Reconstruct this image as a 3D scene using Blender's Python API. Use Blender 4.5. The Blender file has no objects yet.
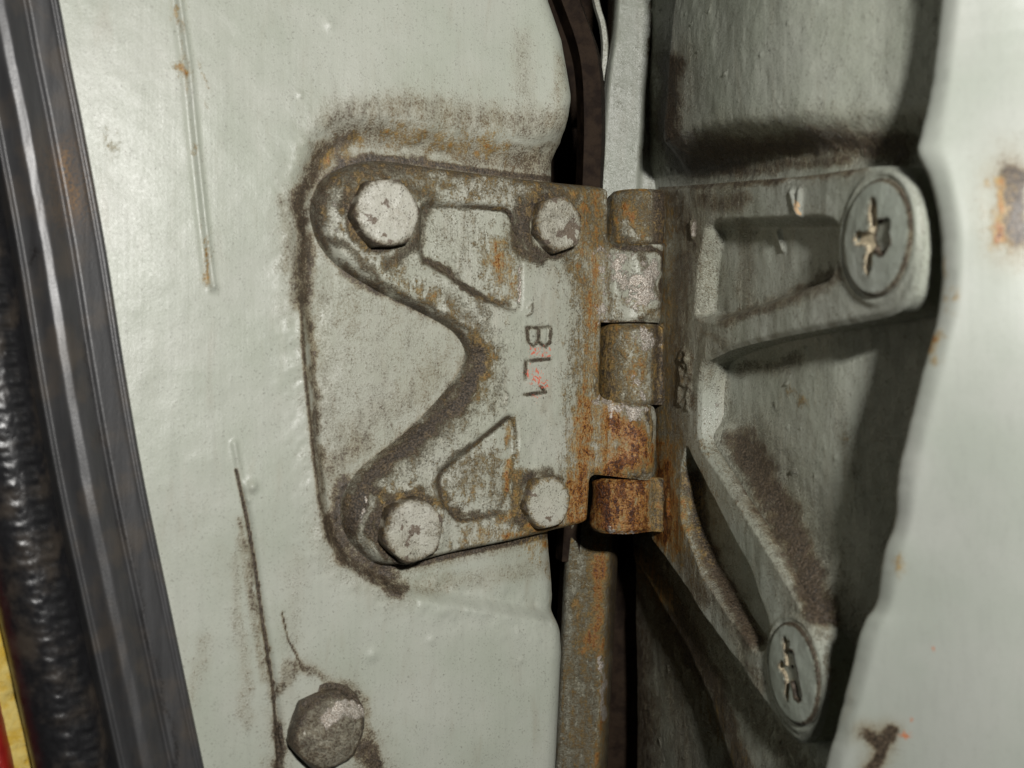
import bpy, math, numpy as np
from mathutils import Vector
from mathutils.geometry import delaunay_2d_cdt

# ------------------------------------------------------------------ camera, light, exposure
sc = bpy.context.scene
S = 0.0002            # metres per working unit (0.2 mm)
D = 1100.0            # lens to the plane of the hinge, in working units
def W(x, y, z): return (x*S, -z*S, y*S)

cam = bpy.data.cameras.new('camera'); camo = bpy.data.objects.new('camera', cam)
sc.collection.objects.link(camo); sc.camera = camo
camo.location = W(0, 0, D); camo.rotation_euler = (math.radians(90), 0, 0)
cam.sensor_width = 36; cam.lens = 36*D/1024
cam.clip_start = 0.005; cam.clip_end = 20
cam.dof.use_dof = True; cam.dof.focus_distance = (D+70)*S; cam.dof.aperture_fstop = 20

w = bpy.data.worlds.new('World'); sc.world = w; w.use_nodes = True
w.node_tree.nodes['Background'].inputs[0].default_value = (0.80, 0.88, 1.0, 1)
w.node_tree.nodes['Background'].inputs[1].default_value = 0.005

fl = bpy.data.lights.new('flash', 'AREA'); fl.shape = 'RECTANGLE'; fl.size = 0.020; fl.size_y = 0.010
fl.energy = .90; fl.color = (1.0, 0.98, 0.95)
flo = bpy.data.objects.new('flash', fl); sc.collection.objects.link(flo)
flo.location = W(300, 340, D+300)
flo.rotation_euler = (Vector(W(40, 0, 0))-Vector(flo.location)).to_track_quat('-Z', 'Y').to_euler()

sc.render.engine = 'CYCLES'
sc.view_settings.view_transform = 'Standard'; sc.view_settings.look = 'None'
sc.view_settings.exposure = 0.0; sc.view_settings.gamma = 1.0

# ------------------------------------------------------------------ numeric helpers
def smooth(a, b, x):
    t = np.clip((x-a)/(b-a), 0, 1); return t*t*(3-2*t)

def vnoise(x, y, seed=0):
    xi = np.floor(x).astype(np.int64); yi = np.floor(y).astype(np.int64)
    fx = x-xi; fy = y-yi; fx = fx*fx*(3-2*fx); fy = fy*fy*(3-2*fy)
    def hsh(a, b):
        n = (a*374761393+b*668265263+seed*982451653) & 0xffffffff
        n = ((n ^ (n >> 13))*1274126177) & 0xffffffff
        n = n ^ (n >> 16)
        return (n & 0xffff)/65535.0
    return (hsh(xi, yi)*(1-fx)+hsh(xi+1, yi)*fx)*(1-fy)+(hsh(xi, yi+1)*(1-fx)+hsh(xi+1, yi+1)*fx)*fy

def fbm(x, y, sc_, seed=0, oct=4, sx=1, sy=1):
    s = 0; a = .5; t = 0
    for k in range(oct):
        s = s+a*vnoise(x*sx/sc_*2**k, y*sy/sc_*2**k, seed+k*7); t += a; a *= .5
    return s/t

def segdist(x, y, pts, closed=False):
    d = np.full(x.shape, 1e9); n = len(pts)
    for i in range(n if closed else n-1):
        ax, ay = pts[i]; bx, by = pts[(i+1) % n]
        dx, dy = bx-ax, by-ay; L = dx*dx+dy*dy+1e-12
        t = np.clip(((x-ax)*dx+(y-ay)*dy)/L, 0, 1)
        d = np.minimum(d, (x-ax-t*dx)**2+(y-ay-t*dy)**2)
    return np.sqrt(d)

def sdf(x, y, pts):          # negative inside
    d = segdist(x, y, pts, True); ins = np.zeros(x.shape, bool); n = len(pts)
    for i in range(n):
        ax, ay = pts[i]; bx, by = pts[(i+1) % n]
        if ay == by: continue
        c = ((ay > y) != (by > y)) & (x < (bx-ax)*(y-ay)/(by-ay)+ax)
        ins ^= c
    return np.where(ins, -d, d)

def catmull(pts, n=5, closed=True):
    out = []; m = len(pts)
    for i in range(m if closed else m-1):
        if closed: p = [np.array(pts[(i+k) % m], float) for k in (-1, 0, 1, 2)]
        else: p = [np.array(pts[min(max(i+k, 0), m-1)], float) for k in (-1, 0, 1, 2)]
        for j in range(n):
            t = j/n
            out.append(tuple(.5*((2*p[1])+(-p[0]+p[2])*t+(2*p[0]-5*p[1]+4*p[2]-p[3])*t*t+(-p[0]+3*p[1]-3*p[2]+p[3])*t**3)))
    if not closed: out.append(tuple(pts[-1]))
    return out

def rounded(pts, r, n=5):     # polygon with rounded corners
    out = []; m = len(pts)
    for i in range(m):
        a, b, c = (np.array(pts[(i+k) % m], float) for k in (-1, 0, 1))
        la, lc = np.linalg.norm(a-b), np.linalg.norm(c-b); q = min(r, la*.45, lc*.45)
        p0 = b+(a-b)/la*q; p2 = b+(c-b)/lc*q
        for j in range(n+1):
            t = j/n; out.append(tuple((1-t)**2*p0+2*t*(1-t)*b+t*t*p2))
    return out

def resample(pts, step):
    out = []; m = len(pts)
    for i in range(m):
        a = np.array(pts[i]); b = np.array(pts[(i+1) % m]); L = np.linalg.norm(b-a)
        k = max(1, int(round(L/step)))
        for j in range(k): out.append(tuple(a+(b-a)*j/k))
    return out

class Frame:                  # a vertical plane: u across, v up, h out of the plane
    def __init__(s, ox, oz, t):
        s.ox, s.oz = ox, oz; s.ct, s.st = math.cos(math.radians(t)), math.sin(math.radians(t))
    def xyz(s, u, v, h): return s.ox+u*s.ct-h*s.st, v, s.oz+u*s.st+h*s.ct
    def inv(s, px, py, h=0):
        a = (px-512)/D
        u = (a*(D-s.oz-h*s.ct)-s.ox+h*s.st)/(s.ct+a*s.st)
        z = s.oz+u*s.st+h*s.ct
        return u, (384-py)/D*(D-z)
    def poly(s, pts, h=0): return [s.inv(p[0], p[1], h) for p in pts]
def proj(X, Y, Z):
    k = D/(D-Z); return 512+X*k, 384-Y*k
L = Frame(-72, 0, -28)        # plane of the pillar
BX, BZ, BR = 130.0, -135.0, 34.0     # hinge barrel axis and radius
_c, _s = math.cos(math.radians(75)), math.sin(math.radians(75))
R = Frame(BX+BR*_s, BZ-BR*_c, 75)    # plane of the door's shut face
F0 = Frame(0, 0, 0)

# ------------------------------------------------------------------ mesh helpers
COL = sc.collection
def tag(o, label, cat, group=None, kind=None):
    o['label'] = label; o['category'] = cat
    if group: o['group'] = group
    if kind: o['kind'] = kind
    return o
def thing(name, loc, label, cat, group=None):
    o = bpy.data.objects.new(name, None); COL.objects.link(o); o.location = W(*loc)
    o.empty_display_size = .01
    return tag(o, label, cat, group)

def build(name, co, faces, mat, parent=None, masks=None, smooth_=True, label=None):
    """co: N x 3 array in working units (x, y, z)"""
    co = np.asarray(co, float)
    wc = np.stack([co[:, 0]*S, -co[:, 2]*S, co[:, 1]*S], 1)
    org = np.array(parent.location) if parent is not None else np.array([0., 0., 0.])
    if parent is None:
        org = np.array([wc[:, 0].mean(), wc[:, 1].mean(), wc[:, 2].min()])
    me = bpy.data.meshes.new(name)
    me.from_pydata((wc-org).tolist(), [], faces)
    me.polygons.foreach_set('use_smooth', [smooth_]*len(me.polygons))
    if masks is None: masks = np.zeros((len(co), 4))
    a = me.attributes.new('wear_shade_map', 'FLOAT_COLOR', 'POINT')
    a.data.foreach_set('color', masks.astype(np.float32).ravel())
    me.materials.append(mat); me.update()
    o = bpy.data.objects.new(name, me); COL.objects.link(o)
    if parent is not None: o.parent = parent
    else: o.location = org
    if label: o['label'] = label
    return o

def gridfaces(nu, nv, keep=None):
    i, j = np.meshgrid(np.arange(nu-1), np.arange(nv-1), indexing='ij')
    a = i*nv+j; f = np.stack([a, a+nv, a+nv+1, a+1], -1)
    if keep is not None: f = f[keep]
    return f.reshape(-1, 4).tolist()

def sheet(name, fr, us, vs, hf, mat, parent, mf=None, keepf=None, thick=None):
    U, V = np.meshgrid(us, vs, indexing='ij'); H = hf(U, V)
    X, Y, Z = fr.xyz(U, V, H); co = np.stack([X, Y, Z], -1)
    keep = None
    if keepf is not None:
        k = keepf(U, V); keep = k[:-1, :-1] & k[1:, :-1] & k[1:, 1:] & k[:-1, 1:]
    m = None
    if mf is not None:
        px, py = proj(X, Y, Z); m = mf(px, py).reshape(-1, 4)
    return build(name, co.reshape(-1, 3), gridfaces(len(us), len(vs), keep), mat, parent, m)

def plate(name, fr, outline, hf, hbot, mat, parent, mf=None, step=1.5, label=None):
    """solid plate with an exact outline (u, v); top surface hf(u, v), walls down to hbot"""
    o = resample(outline, step*1.1); n = len(o)
    us = [p[0] for p in o]; vs = [p[1] for p in o]
    gu, gv = np.meshgrid(np.arange(min(us), max(us), step), np.arange(min(vs), max(vs), step), indexing='ij')
    gu = gu.ravel(); gv = gv+0; gv = gv.ravel()
    ins = sdf(gu, gv, outline) < -step*.6
    pts = [Vector(p) for p in o]+[Vector((a, b)) for a, b in zip(gu[ins], gv[ins])]
    edges = [(i, (i+1) % n) for i in range(n)]
    vv, ee, ff, *_ = delaunay_2d_cdt(pts, edges, [], 1, 1e-5)
    P = np.array([(p.x, p.y) for p in vv]); H = hf(P[:, 0], P[:, 1])
    faces = [list(f) for f in ff]
    N = len(P); ob = np.array(o); Hb = hf(ob[:, 0], ob[:, 1])
    area = sum(o[i][0]*o[(i+1) % n][1]-o[(i+1) % n][0]*o[i][1] for i in range(n))
    lv = 5; rows = [ob]*lv; hs = [Hb+(hbot-Hb)*k/(lv-1) for k in range(lv)]
    P2 = np.vstack([P]+rows); H2 = np.concatenate([H]+hs)
    for k in range(lv-1):
        for i in range(n):
            a = N+k*n+i; b = N+k*n+(i+1) % n
            q = [a, a+n, b+n, b]
            faces.append(q if area > 0 else q[::-1])
    X, Y, Z = fr.xyz(P2[:, 0], P2[:, 1], H2)
    m = None
    if mf is not None:
        px, py = proj(X, Y, Z); m = mf(px, py)
    return build(name, np.stack([X, Y, Z], 1), faces, mat, parent, m, label=label)

# stains: (kind, points, width, strength); kind 0 grime and painted shade 1 rust 2 bare/pale wear 3 chips
def stain_shade(lst, base=(0, 0, 0, 0), crev=()):
    def f(px, py):
        m = np.zeros(px.shape+(4,)); m[..., :] = base
        for k, pts, wd, st in crev:
            d = segdist(px, py, pts) if len(pts) > 1 else np.hypot(px-pts[0][0], py-pts[0][1])
            m[..., k] = np.maximum(m[..., k], st*np.exp(-(d/wd)**2))
        px = px+(fbm(px, py, 22, 301)-.5)*16+(fbm(px, py, 6, 303)-.5)*5; py = py+(fbm(px, py, 22, 305)-.5)*16+(fbm(px, py, 6, 307)-.5)*5
        for k, pts, wd, st in lst:
            d = segdist(px, py, pts) if len(pts) > 1 else np.hypot(px-pts[0][0], py-pts[0][1])
            m[..., k] = np.maximum(m[..., k], np.maximum(st*np.exp(-(d/wd)**2), .42*st*np.exp(-(d/(2.6*wd))**2)) if k < 2 else st*np.exp(-(d/wd)**2))
        return m
    return f

# ------------------------------------------------------------------ materials
def mat_new(name):
    m = bpy.data.materials.new(name); m.use_nodes = True; nt = m.node_tree
    return m, nt, nt.nodes['Principled BSDF']

class NB:
    def __init__(s, nt): s.nt = nt
    def n(s, t, **kw):
        x = s.nt.nodes.new(t)
        for k, v in kw.items(): setattr(x, k, v)
        return x
    def put(s, inp, v):
        if hasattr(v, 'links') or isinstance(v, bpy.types.NodeSocket): s.nt.links.new(v, inp)
        else: inp.default_value = v
    def math(s, op, a, b=None, c=None, clamp=False):
        x = s.n('ShaderNodeMath', operation=op, use_clamp=clamp)
        s.put(x.inputs[0], a)
        if b is not None: s.put(x.inputs[1], b)
        if c is not None: s.put(x.inputs[2], c)
        return x.outputs[0]
    def coords(s, scale=(1, 1, 1)):
        tc = s.n('ShaderNodeTexCoord'); mp = s.n('ShaderNodeMapping')
        s.nt.links.new(tc.outputs['Object'], mp.inputs[0])
        mp.inputs['Scale'].default_value = tuple(k/S for k in scale); return mp.outputs[0]
    def noise(s, vec, sc_, det=4, rough=.55, dist=0):
        x = s.n('ShaderNodeTexNoise'); s.put(x.inputs['Vector'], vec)
        x.inputs['Scale'].default_value = sc_; x.inputs['Detail'].default_value = det
        x.inputs['Roughness'].default_value = rough; x.inputs['Distortion'].default_value = dist
        return x.outputs[0]
    def ss(s, v, a, b):
        x = s.n('ShaderNodeMapRange', interpolation_type='SMOOTHSTEP'); s.put(x.inputs[0], v)
        x.inputs[1].default_value = a; x.inputs[2].default_value = b; return x.outputs[0]
    def mix(s, f, a, b):
        x = s.n('ShaderNodeMix', data_type='RGBA'); s.put(x.inputs[0], f)
        s.put(x.inputs[6], a if not isinstance(a, tuple) else a+(1,))
        s.put(x.inputs[7], b if not isinstance(b, tuple) else b+(1,)); return x.outputs[2]
    def mixf(s, f, a, b):
        x = s.n('ShaderNodeMix', data_type='FLOAT'); s.put(x.inputs[0], f)
        s.put(x.inputs[2], a); s.put(x.inputs[3], b); return x.outputs[0]
    def bump(s, h, dist, strength=1, prev=None):
        x = s.n('ShaderNodeBump'); x.inputs['Strength'].default_value = strength
        x.inputs['Distance'].default_value = dist*S; s.put(x.inputs['Height'], h)
        if prev is not None: s.put(x.inputs['Normal'], prev)
        return x.outputs[0]

def worn_paint(name, base=(.45, .485, .435), speck=.5, streak=(1, 1, .22), rough=.31, bumpy=1.0, dust=.25,
               chip=(.55, .10, .05), graz=0.0):
    m, nt, p = mat_new(name); b = NB(nt)
    at = b.n('ShaderNodeAttribute', attribute_name='wear_shade_map')
    sp = b.n('ShaderNodeSeparateColor'); nt.links.new(at.outputs['Color'], sp.inputs[0])
    G, Ru, We, Ch = sp.outputs[0], sp.outputs[1], sp.outputs[2], at.outputs['Alpha']
    c = b.coords(); cs = b.coords(streak)
    big = b.noise(c, .012, 3); mid = b.noise(cs, .05, 6, .62, .6); fine = b.noise(c, .32, 4, .6); vfine = b.noise(c, .9, 2)
    patch = b.noise(c, .10, 7, .68, .3)
    grain = b.noise(c, .55, 3, .6)
    # paint colour with slight variation
    col = b.mix(b.ss(big, .3, .7), base, tuple(k*q for k, q in zip(base, (.90, .93, .90))))
    col = b.mix(b.math('MULTIPLY', b.ss(mid, .52, .80), dust), col, (.30, .26, .19))
    brush = b.noise(b.coords((1, 1, .03)), .22, 4, .6)
    col = b.mix(b.math('MULTIPLY', b.ss(brush, .45, .7), .16), col, tuple(k*.72 for k in base))
    # specks
    spk = b.math('MULTIPLY', b.ss(grain, .585, .645), b.math('MULTIPLY', b.ss(patch, .36, .60), speck))
    col = b.mix(spk, col, (.06, .045, .035))
    vo = b.n('ShaderNodeTexVoronoi', feature='F1'); b.put(vo.inputs['Vector'], c); vo.inputs['Scale'].default_value = .17
    vs_ = b.n('ShaderNodeSeparateColor'); nt.links.new(vo.outputs['Color'], vs_.inputs[0])
    dens = b.math('ADD', b.math('MULTIPLY', patch, .42), b.math('MULTIPLY', G, .35))
    rad = b.math('MULTIPLY', b.math('ADD', b.math('SUBTRACT', vs_.outputs[0], .92), dens), .27)
    dot = b.math('MULTIPLY', b.ss(b.math('SUBTRACT', rad, vo.outputs['Distance']), -.01, .07), .75)
    vo2 = b.n('ShaderNodeTexVoronoi', feature='F1'); b.put(vo2.inputs['Vector'], c); vo2.inputs['Scale'].default_value = .42
    vs2 = b.n('ShaderNodeSeparateColor'); nt.links.new(vo2.outputs['Color'], vs2.inputs[0])
    rad2 = b.math('MULTIPLY', b.math('ADD', b.math('SUBTRACT', vs2.outputs[0], .92), dens), .38)
    dot = b.math('MAXIMUM', dot, b.ss(b.math('SUBTRACT', rad2, vo2.outputs['Distance']), -.01, .08))
    col = b.mix(b.math('MULTIPLY', dot, min(1, .25+speck)), col, (.075, .055, .04))
    # grime and painted shade: a soft wash, a broken layer, a dark crust
    strk = b.noise(cs, .14, 5, .6, .4)
    g = b.math('ADD', G, b.math('MULTIPLY', b.math('SUBTRACT', patch, .5), b.mixf(b.ss(G, .2, .8), .75, 1.5)))
    g = b.math('ADD', g, b.math('MULTIPLY', b.math('SUBTRACT', grain, .5), b.mixf(b.ss(G, .2, .8), 1.3, 1.7)))
    g = b.math('ADD', g, b.math('MULTIPLY', b.math('SUBTRACT', strk, .5), .7))
    gate = b.ss(G, .02, .25)
    wash = b.math('MULTIPLY', b.ss(b.math('ADD', G, b.math('MULTIPLY', b.math('SUBTRACT', big, .5), .3)), .02, .95), .66)
    g1 = b.math('MULTIPLY', b.math('MULTIPLY', b.ss(g, .18, .95), b.math('ADD', .45, b.math('MULTIPLY', G, .6)), None, True), gate); g2 = b.math('MULTIPLY', b.ss(g, .60, .90), gate)
    gcol = b.mix(b.ss(mid, .38, .62), (.20, .135, .056), (.15, .125, .085))
    col = b.mix(wash, col, (.235, .190, .105))
    col = b.mix(b.math('MULTIPLY', g1, .80), col, gcol)
    col = b.mix(b.math('MULTIPLY', g2, .95), col, b.mix(b.ss(grain, .42, .62), (.020, .0145, .010), (.105, .078, .052)))
    # rust: golden film, orange, dark red scale
    r = b.math('ADD', Ru, b.math('MULTIPLY', b.math('SUBTRACT', patch, .5), 1.6))
    r = b.math('ADD', r, b.math('MULTIPLY', b.math('SUBTRACT', strk, .5), 1.3))
    r = b.math('ADD', r, b.math('MULTIPLY', b.math('SUBTRACT', grain, .5), .9))
    rg = b.ss(Ru, .02, .25)
    r1 = b.math('MULTIPLY', b.ss(r, .15, .75), rg); r2 = b.math('MULTIPLY', b.ss(r, .80, 1.12), rg); r15 = b.math('MULTIPLY', b.ss(r, .58, .95), rg)
    col = b.mix(b.math('MULTIPLY', r1, .86), col, b.mix(b.ss(fine, .38, .62), (.34, .225, .065), (.225, .155, .065)))
    col = b.mix(b.math('MULTIPLY', r15, .85), col, b.mix(b.ss(grain, .4, .62), (.42, .165, .018), (.24, .095, .02)))
    col = b.mix(r2, col, b.mix(b.ss(fine, .42, .62), (.055, .020, .010), (.19, .065, .014)))
    # rubbed bare patches
    we = b.math('ADD', We, b.math('MULTIPLY', b.math('SUBTRACT', patch, .5), 2.2))
    we = b.math('ADD', we, b.math('MULTIPLY', b.math('SUBTRACT', fine, .5), .6))
    w1 = b.math('MULTIPLY', b.ss(we, .45, .62), b.ss(We, .02, .2))
    col = b.mix(w1, col, b.mix(b.ss(vfine, .4, .6), (.64, .60, .53), (.34, .28, .22)))
    ch = b.math('ADD', Ch, b.math('MULTIPLY', b.math('SUBTRACT', fine, .5), 1.6))
    c1 = b.math('MULTIPLY', b.ss(ch, .50, .62), b.ss(Ch, .02, .15))
    col = b.mix(c1, col, chip)
    nt.links.new(col, p.inputs['Base Color'])
    ro = b.mixf(g1, rough, .46); ro = b.mixf(r15, b.mixf(r1, ro, .5), .36); ro = b.mixf(w1, ro, .32)
    ro = b.math('ADD', ro, b.math('MULTIPLY', b.math('SUBTRACT', fine, .5), .3))
    nt.links.new(ro, p.inputs['Roughness'])
    nt.links.new(b.math('MULTIPLY', w1, .35), p.inputs['Metallic'])
    n1 = b.bump(big, 6*bumpy, .5)
    n1 = b.bump(patch, (1.3+0*1)*bumpy, .5, n1); n1 = b.bump(b.math('MULTIPLY', patch, g1), 2.4*bumpy, .7, n1); n1 = b.bump(brush, .8*bumpy, .5, n1)
    gritty = b.math('MULTIPLY', fine, b.math('ADD', .16, b.math('MAXIMUM', g1, b.math('MAXIMUM', r1, w1))))
    n1 = b.bump(gritty, 1.8*bumpy, .8, n1)
    n1 = b.bump(vfine, .5*bumpy, .8, n1); n1 = b.bump(dot, .5, .6, n1)
    nt.links.new(n1, p.inputs['Normal'])
    return m

M_pillar = worn_paint('pillar_paint', base=(.46, .475, .41), speck=.40, dust=.30, bumpy=.42, rough=.37)
M_leaf = worn_paint('hinge_paint', base=(.45, .455, .385), speck=.8, dust=.5, rough=.28, chip=(.62, .16, .10), bumpy=1.1)
M_door = worn_paint('door_paint', base=(.36, .375, .32), speck=.35, streak=(1, 1, .15), dust=.35, rough=.25)  # same paint as the pillar, darkened for the shade on the door
M_bolt = worn_paint('bolt_paint', base=(.50, .49, .42), speck=1.0, dust=.6, streak=(1, 1, 1), bumpy=.8, rough=.25, chip=(.17, .135, .10))
M_edge = worn_paint('door_edge_paint', base=(.365, .38, .34), speck=.1, dust=.04, rough=.40, bumpy=.12, chip=(.45, .17, .08))  # same paint again, darkened to hold back the flash on the lip
M_screw = worn_paint('screw_paint', base=(.40, .43, .38), speck=.3, dust=.2, streak=(1, 1, 1), chip=(.62, .53, .36), rough=.33)

def rubber_mat(name, col, rough, sc_=.05, spec=.5, streak=(1, 1, .06)):
    m, nt, p = mat_new(name); b = NB(nt); c = b.coords(streak); c2 = b.coords()
    n = b.noise(c, .12, 5, .6); f = b.noise(c2, .5, 3); q = b.noise(c2, .03, 4)
    at = b.n('ShaderNodeAttribute', attribute_name='wear_shade_map')
    sp = b.n('ShaderNodeSeparateColor'); nt.links.new(at.outputs['Color'], sp.inputs[0])
    cc = b.mix(b.ss(n, .3, .8), col, tuple(k*1.35+.002 for k in col))
    cc = b.mix(b.math('MULTIPLY', b.ss(q, .45, .7), .35), cc, (.11, .085, .06))
    st = b.math('MULTIPLY', b.ss(f, .35, .6), sp.outputs[1])
    cc = b.mix(st, cc, (.22, .12, .04))
    cc = b.mix(b.math('MULTIPLY', b.ss(f, .3, .6), sp.outputs[0]), cc, (.012, .010, .009))
    nt.links.new(cc, p.inputs['Base Color'])
    nt.links.new(b.math('ADD', rough, b.math('MULTIPLY', b.math('SUBTRACT', n, .5), .3)), p.inputs['Roughness'])
    p.inputs['Specular IOR Level'].default_value = spec
    n1 = b.bump(n, .8, .3); n1 = b.bump(f, .5, .3, n1); nt.links.new(n1, p.inputs['Normal'])
    return m
M_rub = rubber_mat('weathered_rubber', (.040, .040, .041), .42, spec=.75)
M_vin = rubber_mat('black_vinyl', (.012, .012, .013), .33, streak=(1, 1, 1))
def simple(name, c1, c2, rough, sc_=.08, bumpd=3.0):
    m, nt, p = mat_new(name); b = NB(nt); c = b.coords()
    n = b.noise(c, sc_, 6, .65); f = b.noise(c, .6, 3)
    nt.links.new(b.mix(b.ss(n, .38, .62), c1, c2), p.inputs['Base Color'])
    p.inputs['Roughness'].default_value = rough
    n1 = b.bump(n, bumpd, .7); n1 = b.bump(f, .8, .5, n1); nt.links.new(n1, p.inputs['Normal']); return m
def _m(m): m.node_tree.nodes['Principled BSDF'].inputs['Specular IOR Level'].default_value = .12; return m
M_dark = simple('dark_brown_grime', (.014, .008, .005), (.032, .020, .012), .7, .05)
M_yel = simple('yellow_foam', (.55, .36, .04), (.60, .47, .14), .85, .07, 6)
M_red = simple('red_vinyl', (.20, .008, .006), (.28, .014, .010), .4, .05)

# ================================================================== THE PILLAR
pillar = thing('door_pillar', (-300, -420, 0), 'pale grey-green painted pillar of the car body with a pressed recess behind the hinge', 'car body')
recess = catmull([(318, 140), (345, 126), (400, 128), (470, 138), (530, 146), (640, 150), (640, 640), (560, 620), (480, 606), (410, 592),
                  (372, 580), (345, 560), (328, 535), (318, 470), (311, 400), (304, 330), (299, 270), (298, 210), (303, 170)], 5)
REC = L.poly(recess, 8)
u505 = L.inv(505, 384, 14)[0]; u565 = L.inv(565, 384, 0)[0]
def bend(u):
    q = np.maximum(u-u505+10, 0); return -0.19*q*q/(q+26)
edge_r = [(548, -160), (548, 0), (561, 40), (569, 95), (571, 138), (563, 156), (564, 200), (562, 540), (567, 600), (563, 650), (557, 768), (555, 900)]
ER = L.poly(edge_r, 10); ERv = np.array([p[1] for p in ER])[::-1]; ERu = np.array([p[0] for p in ER])[::-1]
SEAM1 = L.poly([(170, -60), (178, 0), (187, 60), (196, 150), (205, 230), (212, 286)], 14)
SEAM2 = L.poly([(233, 443), (238, 475), (247, 520), (255, 570), (264, 630), (274, 690), (278, 730), (280, 790)], 14)
RIDGE2 = L.poly([(233, 443), (239, 478), (246, 500)], 14)
CRACK = L.poly([(282, 612), (288, 640), (296, 655), (304, 672)], 14)
def pillar_h(U, V):
    d = sdf(U, V, REC)
    wd = 10+10*smooth(60, 160, V)      # softer step at the top
    h = 15*smooth(-4, 1, d/wd*3.0-1)
    # top bulge swelling above the recess
    h = h + 10*smooth(90, 260, V)*smooth(60, 190, U) 
    # broad low relief left side
    h = h + 3*smooth(-150, -250, U)
    h = h + bend(U)*smooth(30, -10, d)*1.0
    d1 = segdist(U, V, SEAM1); sg = np.where(U > np.interp(V, [p[1] for p in SEAM1][::-1], [p[0] for p in SEAM1][::-1]), 1, -1)
    ok1 = V > SEAM1[-1][1]-4
    h = h + 3.4*np.exp(-(d1/2.4)**2) - .8*np.exp(-((d1*sg+5)/2.5)**2)*ok1
    d2 = segdist(U, V, SEAM2)
    h = h - 3.4*np.exp(-(d2/2.0)**2)*smooth(-60, -110, V)
    s2u = np.interp(V, [p[1] for p in SEAM2][::-1], [p[0] for p in SEAM2][::-1])
    h = h + 2.5*smooth(0, 8, U-s2u)*smooth(60, 20, U-s2u)*smooth(-60, -110, V)
    h = h + 3.0*np.exp(-(segdist(U, V, RIDGE2)/2.6)**2)
    bu, bv = L.inv(250, 486, 14); h = h + 5*np.exp(-(np.hypot(U-bu, V-bv)/5.0)**2)
    h = h - 1.6*np.exp(-(segdist(U, V, CRACK)/1.2)**2)
    for (x, y, r, a) in ((212, 288, 4, 3), (372, 655, 6, 2), (330, 25, 5, 1.5), (300, 95, 3, 1.2), (430, 640, 4, 1.3), (520, 660, 3, 1)):
        qu, qv = L.inv(x, y, 14); h = h + a*np.exp(-(np.hypot(U-qu, V-qv)/r)**2)
    # crinkled lumps round the hinge
    near = np.exp(-(d/26)**2)
    h = h + (fbm(U, V, 16, 3)-.5)*5*near + (fbm(U, V, 90, 5)-.5)*4
    # rolled free edge towards the gap
    eu = np.interp(V, ERv, ERu); q = np.clip(U-(eu-20), 0, 26)
    h = h - (26-np.sqrt(np.maximum(26**2-q**2, 0)))
    q2 = np.maximum(U-(eu+4), 0); h = h - q2*6
    return h
FOOTPX = catmull([(565, 531), (512, 543), (463, 553), (419, 563), (383, 566), (360, 550), (346, 528), (346, 500), (360, 474), (380, 456), (413, 430), (446, 397), (466, 370), (471, 354), (463, 337), (446, 323), (413, 306), (380, 290), (345, 268), (325, 246), (313, 214), (316, 195), (326, 178), (346, 165), (380, 158), (430, 164), (490, 172), (550, 179), (600, 183)], 3, closed=False)
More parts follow.
